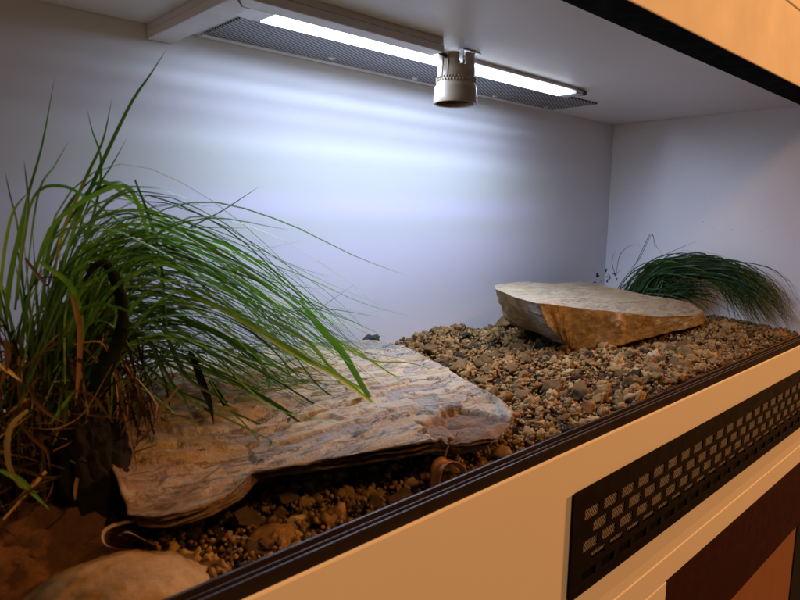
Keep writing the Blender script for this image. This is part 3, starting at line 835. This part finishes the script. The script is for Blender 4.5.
# stray thin blades reaching the slab and the track
for px, w, y1, mat in [
    ([(150, 380), (200, 400), (260, 425), (320, 460), (365, 482), (430, 486)], .0013, -.30, fine), ([(190, 360), (250, 390), (310, 430), (345, 465), (375, 505)], .0013, -.31, fine),
    ([(210, 370), (270, 400), (330, 440), (390, 470), (425, 478)], .0013, -.31, fine), ([(240, 360), (300, 395), (350, 430), (380, 470), (385, 500)], .0011, -.31, fine),
    ([(120, 340), (180, 395), (230, 420), (280, 445)], .0018, -.28, fine), ([(330, 335), (370, 360), (400, 378), (437, 386)], .0014, -.2, gr), ([(320, 335), (370, 360), (410, 363), (445, 374)], .0012, -.2, gr),
    ([(310, 345), (345, 380), (390, 397), (432, 394)], .0022, -.24, gr), ([(290, 350), (330, 395), (390, 410), (425, 425), (460, 432)], .0011, -.27, fine), ([(385, 420), (400, 450), (412, 475), (422, 495)], .0012, -.32, dry),
    ([(250, 350), (262, 365), (268, 380), (268, 395)], .0022, -.25, gr), ([(150, 340), (170, 380), (185, 400), (200, 440)], .0016, -.28, dry), ([(210, 380), (235, 420), (250, 440), (258, 455)], .0030, -.28, dead),
    ([(190, 350), (203, 385), (210, 405), (214, 425)], .0040, -.27, dead), ([(135, 180), (150, 220), (162, 270), (165, 330), (175, 360)], .0016, -.22, dry), ([(165, 330), (185, 375), (215, 395), (235, 405)], .0018, -.26, dry),
    ([(120, 360), (180, 395), (235, 415), (285, 470), (330, 480)], .0011, -.3, fine)]:
    pts = curve3(px, -.22, y1); (fine if mat is dry else mat).add(pts, w*1.5, 18, face=True, twist=random.uniform(-.6, .6))
# dry and dark blades hanging round the root
for k in range(420):
    a = random.uniform(0, 2*math.pi); rr = random.uniform(.01, .045)
    b_ = np.array((-1.130+rr*math.cos(a)*1.15, -.205+rr*math.sin(a)*.95, random.uniform(.08, .165)))
    o_ = np.array((math.cos(a), math.sin(a)*.9-.2, 0))*random.uniform(.012, .034)
    pts = [b_, b_+o_*.5+np.array((0, 0, random.uniform(.003, .035))), b_+o_+np.array((0, 0, random.uniform(-.05, .02))), b_+o_*1.15+np.random.normal(size=3)*.012+np.array((0, 0, random.uniform(-.10, -.01)))]
    pts = [np.array((p[0], p[1], max(p[2], .05))) for p in pts]
    (husk if random.random() < .88 else dry).add(pts, random.choice([.0010, .0014, .002, .0028]), 12, twist=random.uniform(-1.5, 1.5))
for k in range(360):                               # matted straw tangled round the crown of roots
    c0 = np.array((-1.137+random.gauss(0, .030), -.240+random.gauss(0, .022), .105+random.gauss(0, .036)))
    th_ = random.uniform(0, 2*math.pi); el = random.gauss(0, .7); L_ = random.uniform(.012, .035)
    dv = np.array((math.cos(th_)*math.cos(el), math.sin(th_)*math.cos(el)*.5, math.sin(el)))*L_
    bend = np.random.normal(size=3)*L_*.35
    pts = [c0-dv, c0-dv*.3+bend, c0+dv*.4+bend*.7, c0+dv]
    pts = [np.array((p[0], p[1], max(p[2], .052))) for p in pts]
    (husk if random.random() < .42 else dry).add(pts, random.choice([.0007, .0010, .0014, .0020]), 10, twist=random.uniform(-1.5, 1.5), face=True)
for k in range(90):
    a = random.uniform(0, 2*math.pi)
    b_ = np.array((-1.128+.035*math.cos(a), -.20+.03*math.sin(a), .09))
    h = random.uniform(.06, .16); o_ = np.array((math.cos(a)*.5+.05, math.sin(a)*.4, 0))*random.uniform(.02, .09)
    (gr if random.random() < .5 else fine).add([b_, b_+o_*.25+np.array((0, 0, h*.6)), b_+o_+np.array((0, 0, h))], random.choice([.0018, .0026, .0034]), 12)
for px, w, y, mt in [
    ([(72, 295), (80, 330), (78, 380), (75, 410)], .0060, -.27, dry), ([(40, 262), (70, 285), (82, 320), (82, 350)], .0055, -.26, gr), ([(0, 365), (10, 372), (22, 382)], .0040, -.29, dry),
    ([(28, 410), (10, 428), (8, 460), (20, 485), (38, 492)], .0050, -.29, dry), ([(0, 470), (20, 480), (35, 495), (50, 510)], .0050, -.29, gr), ([(30, 385), (35, 400), (50, 415), (68, 424)], .0034, -.28, dry),
    ([(20, 425), (35, 440), (47, 452), (50, 470)], .0036, -.28, dry), ([(12, 465), (30, 472), (45, 477), (62, 476)], .0034, -.29, dry), ([(75, 390), (60, 410), (50, 425)], .0032, -.27, gr),
    ([(5, 340), (8, 355), (4, 375), (0, 390)], .0046, -.29, dry), ([(25, 258), (38, 275), (48, 285), (55, 262)], .0040, -.25, dry), ([(70, 460), (85, 470), (95, 485), (98, 500)], .0016, -.28, gr)]:
    (husk if mt is dry and random.random() < .4 else mt).add(curve3(px, y, y), w*.6, 14, twist=random.uniform(-.6, .6), face=True)
gr.build('green_blades', M['green'], tus); fine.build('fine_dark_blades', M['deepgreen'], tus); dry.build('dry_blades', M['dry'], tus)
dead.build('blackened_blades', M['withered'], tus); husk.build('dark_husks', M['husk'], tus)
# broad withered leaf that bends over like a hook
lf = Blades()
cl = catmull(curve3([(84, 282), (93, 268), (103, 263), (112, 272), (120, 295), (123, 320), (118, 343), (108, 362), (100, 380), (97, 398)], -.262, -.272), 44)
for i, p in enumerate(cl):
    u = i/43; a_ = cl[max(i-1, 0)]; d_ = cl[min(i+1, 43)]
    t_ = Vector(d_-a_).normalized(); vw = (Vector(CAM)-Vector(p)).normalized(); sd = t_.cross(vw).normalized()
    wv = (.0012+.0021*min(1, u/.35)+.0020*sstep(.55, .85, u))*(1+.35*mn.noise(Vector((u*9, 0, 1)))) * (1-.8*sstep(.9, 1, u))
    for q in (-1, -.45, .1, .6, 1):
        lf.co.append(Vector(p)+sd*wv*q*(1+.2*mn.noise(Vector((u*14, q*2, 4))))+vw*(.0020*(1-q*q)+.0016*mn.noise(Vector((u*16, q*1.5, 7)))))
    if i:
        for q in range(4):
            b_ = (i-1)*5+q; lf.fa.append((b_, b_+1, b_+6, b_+5))
o = lf.build('withered_leaf', M['withered'], tus); tag(o, 'broad blackened leaf bent over like a hook')
rg = np.random.default_rng(31); co_, fa_ = chunk(4, rg, 6, .35, 3)
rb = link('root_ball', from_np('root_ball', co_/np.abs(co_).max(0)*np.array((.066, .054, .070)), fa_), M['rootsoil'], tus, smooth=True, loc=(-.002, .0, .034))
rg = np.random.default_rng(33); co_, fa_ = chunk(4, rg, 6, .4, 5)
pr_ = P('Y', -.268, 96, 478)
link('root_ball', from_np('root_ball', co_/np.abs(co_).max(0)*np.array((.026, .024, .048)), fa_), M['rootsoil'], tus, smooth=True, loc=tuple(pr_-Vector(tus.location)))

t2_ = thing('grass_tussock', 'dark green fine grass tussock drooping behind the thick tan slab by the right wall', 'grass tussock', (-.085, -.10, .07))
fg, fg2 = Blades(), Blades()
for k in range(560):
    b_ = np.array((-.070+random.gauss(0, .018), -.110+random.gauss(0, .024), .075))
    if k % 5 == 0: b_[1] += .02
    L = random.uniform(.80, 1.06); q = random.gauss(0, 1)
    tip = np.array((-.034+random.gauss(0, .012), -.356+random.gauss(0, .030), .062+random.uniform(-.01, .055)))
    tip = b_+(tip-b_)*L
    apex = np.array((-.058+random.gauss(0, .012), -.205+random.gauss(0, .022), .172+random.gauss(0, .009)))
    m1 = b_*.45+apex*.55+np.array((0, .018, .022)); m2 = apex*.5+tip*.5+np.array((0, -.006, .026+.004*q))
    pts = [b_, m1, apex, m2, tip]
    if k % 7 == 0: pts = pts[:4]
    if k % 3 == 0:                    # shorter blades filling the underside
        s_ = random.uniform(.25, .62); b2_ = b_+np.array((0, -.03*random.random(), 0))
        ap = b2_*.5+(b_*.4+apex*.6)*.5+np.array((0, 0, .01)); tp_ = b2_+(tip-b2_)*s_+np.array((0, 0, .045*(1-s_)+random.uniform(0, .03)))
        pts = [b2_, ap, b2_*.35+tp_*.65+np.array((0, 0, .05*s_)), tp_]
    if k % 6 == 0: pts = pts[:-1]+[pts[-1]+np.random.normal(size=3)*np.array((.006, .03, .02))]
    pts = [np.array((min(p[0], -.004), max(p[1], FY+.004), max(p[2], .062))) for p in pts]
    (fg if k % 3 else fg2).add(pts, random.choice([.0013, .0019, .0026]), 20, twist=random.uniform(-1, 1), face=True)
for px in ([(630, 275), (640, 255), (651, 233), (656, 246), (668, 260)], [(640, 270), (665, 255), (685, 246), (700, 240)], [(617, 280), (612, 262), (616, 250)], [(616, 276), (620, 255), (632, 245), (644, 247)], [(628, 272), (640, 258), (652, 234), (655, 252)],
           [(690, 252), (740, 262), (775, 285), (800, 308)], [(700, 252), (750, 275), (780, 292), (795, 318)], [(686, 300), (698, 288), (706, 282)], [(600, 276), (596, 272), (592, 270)], [(715, 310), (735, 320), (752, 326)], [(680, 250), (720, 255), (760, 275), (783, 300), (795, 322)]):
    n_ = len(px); pts = [np.array(P('X', -.05-.03*math.sin(i), *q)) for i, q in enumerate(px)]
    pts = [np.array((p[0], max(p[1], FY+.004), p[2])) for p in pts]
    fg2.add(pts, .0011, 14)
for k in range(16):          # small leafy sprigs at its left foot
    c0 = np.array(P('Y', -.07, random.uniform(596, 618), random.uniform(272, 283)))
    c0[0] = min(c0[0], -.01)
    d_ = np.random.normal(size=3)*.006
    fg2.add([c0, c0+d_*.6+np.array((0, 0, .003)), c0+d_], .0036, 6)
fg.build('fine_dark_blades', M['fargreen'], t2_); fg2.build('fine_green_blades', M['fargreen'], t2_)
rg = np.random.default_rng(41); co_, fa_ = chunk(3, rg, 6, .3, 9)
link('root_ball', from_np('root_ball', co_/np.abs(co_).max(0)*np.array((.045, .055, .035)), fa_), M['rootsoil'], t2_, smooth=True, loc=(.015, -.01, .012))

# ------------------------------------------------------------------ loose bits
sb = Blades()
sb.add(curve3([(232, 458), (205, 478), (175, 500), (140, 518), (112, 526), (103, 535), (110, 547), (150, 552), (185, 560)], -.300, -.335), .0022, 30, twist=.4, w0=.4)
so2 = sb.build('fallen_straw', M['dry'], None); tag(so2, 'long pale stem looping from the slab down to the tan rounded stone', 'grass stem')
sb = Blades(); sb.add(curve3([(118, 536), (128, 532), (145, 540), (165, 549)], -.32, -.33), .0018, 12)
tag(sb.build('fallen_straw', M['dry'], None), 'short pale stem crossing the loop of the long pale stem', 'grass stem')
sb = Blades(); sb.add(curve3([(268, 548), (258, 540), (240, 537), (225, 538)], -.35, -.35), .0012, 12)
tag(sb.build('fallen_straw', M['dry'], None), 'thin straw lying beside the big smooth brown lump', 'grass stem')
sb = Blades(); sb.add(curve3([(232, 566), (231.5, 553), (231, 540)], -.362, -.362), .0010, 8); sb.add(curve3([(232, 553), (238, 549), (246, 545)], -.362, -.362), .0008, 8)
tag(sb.build('fallen_straw', M['dry'], None), 'tiny upright straw with a side sprig close behind the track', 'grass stem')
# curled dead leaf
bm = bmesh.new()
arc = [P('Y', -.352+.0*i, u, v) for i, (u, v) in enumerate([(434, 492), (435.5, 478), (438, 466), (446, 459.5), (456, 462), (462, 468), (465, 476)])]
c_ = catmull([np.array(a) for a in arc], 26); rowsL = []
for i, p in enumerate(c_):
    u = i/25; wv = .0058*math.sin(math.pi*min(.97, .12+.85*u))**.6
    row = []
    for j in range(7):
        s_ = j/6-.5
        dv = Vector((-.25, .9, -.12+.5*abs(s_)))*wv*s_*2
        row.append(bm.verts.new(Vector(p)+dv+Vector((0, 0, -.0035*(1-4*s_*s_)+.0008*mn.noise(Vector((u*9, s_*6, 0)))))))
    rowsL.append(row)
for i in range(25):
    for j in range(6): bm.faces.new((rowsL[i][j], rowsL[i][j+1], rowsL[i+1][j+1], rowsL[i+1][j]))
me = from_bm(bm, 'dead_leaf'); lo = link('dead_leaf', me, M['deadleaf'], smooth=True)
s_ = lo.modifiers.new('thickness', 'SOLIDIFY'); s_.thickness = .0005
tag(lo, 'curled orange brown dead leaf standing behind the door track', 'leaf')
bm = bmesh.new(); y_ = -.345
tube(bm, catmull([np.array(P('Y', y_, *q)) for q in ((444, 462), (446, 452), (449.5, 443), (451, 439))], 9), .0010, .0008)
tube(bm, catmull([np.array(P('Y', y_, *q)) for q in ((452, 440), (456, 437), (458, 431))], 6), .0007, .0006)
tw = link('twig', from_bm(bm, 'twig'), M['twig'], smooth=True); tag(tw, 'thin bent twig with a round brown bud above the curled leaf', 'twig')
co_, fa_ = ICO[2]; pb_ = P('Y', y_, 450.5, 438)
bd = link('bud', from_np('bud', co_*.0027, fa_), M['twig'], None, smooth=True, loc=pb_); bd.parent = tw
bm = bmesh.new(); tube(bm, catmull([np.array(P('Y', y_, *q)) for q in ((490, 462), (489, 452), (486, 442), (484.5, 431))], 9), .0013, .0010); tube(bm, [P('Y', y_, 486, 432), P('Y', y_, 482, 430)], .0012, .0008)
tag(link('twig', from_bm(bm, 'twig'), M['twig'], smooth=True), 'short upright twig with a forked tip below the slab tip', 'twig')
q0 = P('Y', -.352, 502, 452)
stone('clay_lump', tuple(q0), (.012, .009, .006), 3, 71, M['lump'][2], 'flat orange tan chip leaning on the track beneath the pale slab tip', 'lump', rough=.2)

# ------------------------------------------------------------------ light
w = bpy.data.worlds.new('World'); sc.world = w; w.use_nodes = True
w.node_tree.nodes['Background'].inputs[0].default_value = (.40, .185, .085, 1); w.node_tree.nodes['Background'].inputs[1].default_value = .10
def area(name, loc, target, sx_, sy_, energy, col, shape='RECTANGLE'):
    d = bpy.data.lights.new(name, 'AREA'); d.shape = shape; d.size = sx_; d.size_y = sy_; d.energy = energy; d.color = col
    o = bpy.data.objects.new(name, d); C.objects.link(o); o.location = loc
    o.rotation_euler = (Vector(target)-Vector(loc)).to_track_quat('-Z', 'Y').to_euler()
    return o
# the room's warm lamp, high in front of the cabinet
area('room_or_fill_lamp', (6.0, -2.56, 2.75), (-.5, -.38, 0), .9, .9, 590, (1, .40, .115), 'DISK')
# added soft fill behind the viewer, no known source; lifts the slab front
area('room_or_fill_lamp', (-.62, -2.4, 2.45), (-.5, -.38, .1), .6, .6, 41, (1, .50, .185), 'DISK')
# the light bar's output with the streaky spread of its lens
lb = area('light_bar_output', ((lx0+lx1)/2, -.124, .4405), ((lx0+lx1)/2, -.124, 0), lx1-lx0-.01, .008, 6.5, (.60, .70, 1))
lb.rotation_euler = (0, 0, 0)
ld = lb.data; ld.use_nodes = True; nt = ld.node_tree; em = nt.nodes['Emission']
gn = nt.nodes.new('ShaderNodeNewGeometry'); sp = nt.nodes.new('ShaderNodeSeparateXYZ'); nt.links.new(gn.outputs['Incoming'], sp.inputs[0])
def mth(op, a, b=0):
    nd = nt.nodes.new('ShaderNodeMath'); nd.operation = op
    for i, v in enumerate((a, b)):
        if isinstance(v, (int, float)): nd.inputs[i].default_value = v
        else: nt.links.new(v, nd.inputs[i])
    return nd.outputs[0]
ang = mth('ARCTAN2', mth('MULTIPLY', sp.outputs[2], -1), sp.outputs[1])   # 0 = level towards the back wall, pi/2 = straight down
fac = mth('DIVIDE', ang, math.pi)
rp = nt.nodes.new('ShaderNodeValToRGB'); nt.links.new(fac, rp.inputs[0]); cr = rp.color_ramp
def A(d): return d/180
stops = [(A(0), (.55, .55, .57)), (A(8), (.66, .68, .68)), (A(12), (.47, .48, .49)), (A(16.5), (.60, .62, .62)), (A(22), (.37, .38, .39)), (A(27), (.44, .45, .47)), (A(31), (.38, .39, .40)), (A(34), (.43, .45, .44)), (A(38.5), (.54, .57, .55)), (A(43), (.47, .51, .48)),
         (A(50), (.54, .58, .54)), (A(54.5), (.70, .68, .80)), (A(58), (.63, .67, .65)), (A(62), (.78, .76, .87)), (A(68), (.90, .90, .93)), (A(78), (1.25, 1.25, 1.25)), (A(90), (1.6, 1.6, 1.56)), (A(125), (1.55, 1.55, 1.52)), (A(150), (1.0, 1.0, 1.0)), (A(172), (.5, .5, .5))]
while len(cr.elements) < len(stops): cr.elements.new(.5)
for e, (p, c) in zip(cr.elements, stops): e.position = p; e.color = (*[x*.45 for x in c], 1)
nt.links.new(rp.outputs[0], em.inputs['Color'])

sc.view_settings.view_transform = 'Standard'; sc.view_settings.look = 'None'; sc.view_settings.gamma = 1; sc.view_settings.exposure = 0
sc.cycles.use_denoising = True
try: sc.cycles.denoiser = 'OPENIMAGEDENOISE'
except Exception: pass
sc.cycles.max_bounces = 8; sc.cycles.diffuse_bounces = 5; sc.cycles.transparent_max_bounces = 6
sc.cycles.sample_clamp_indirect = 6
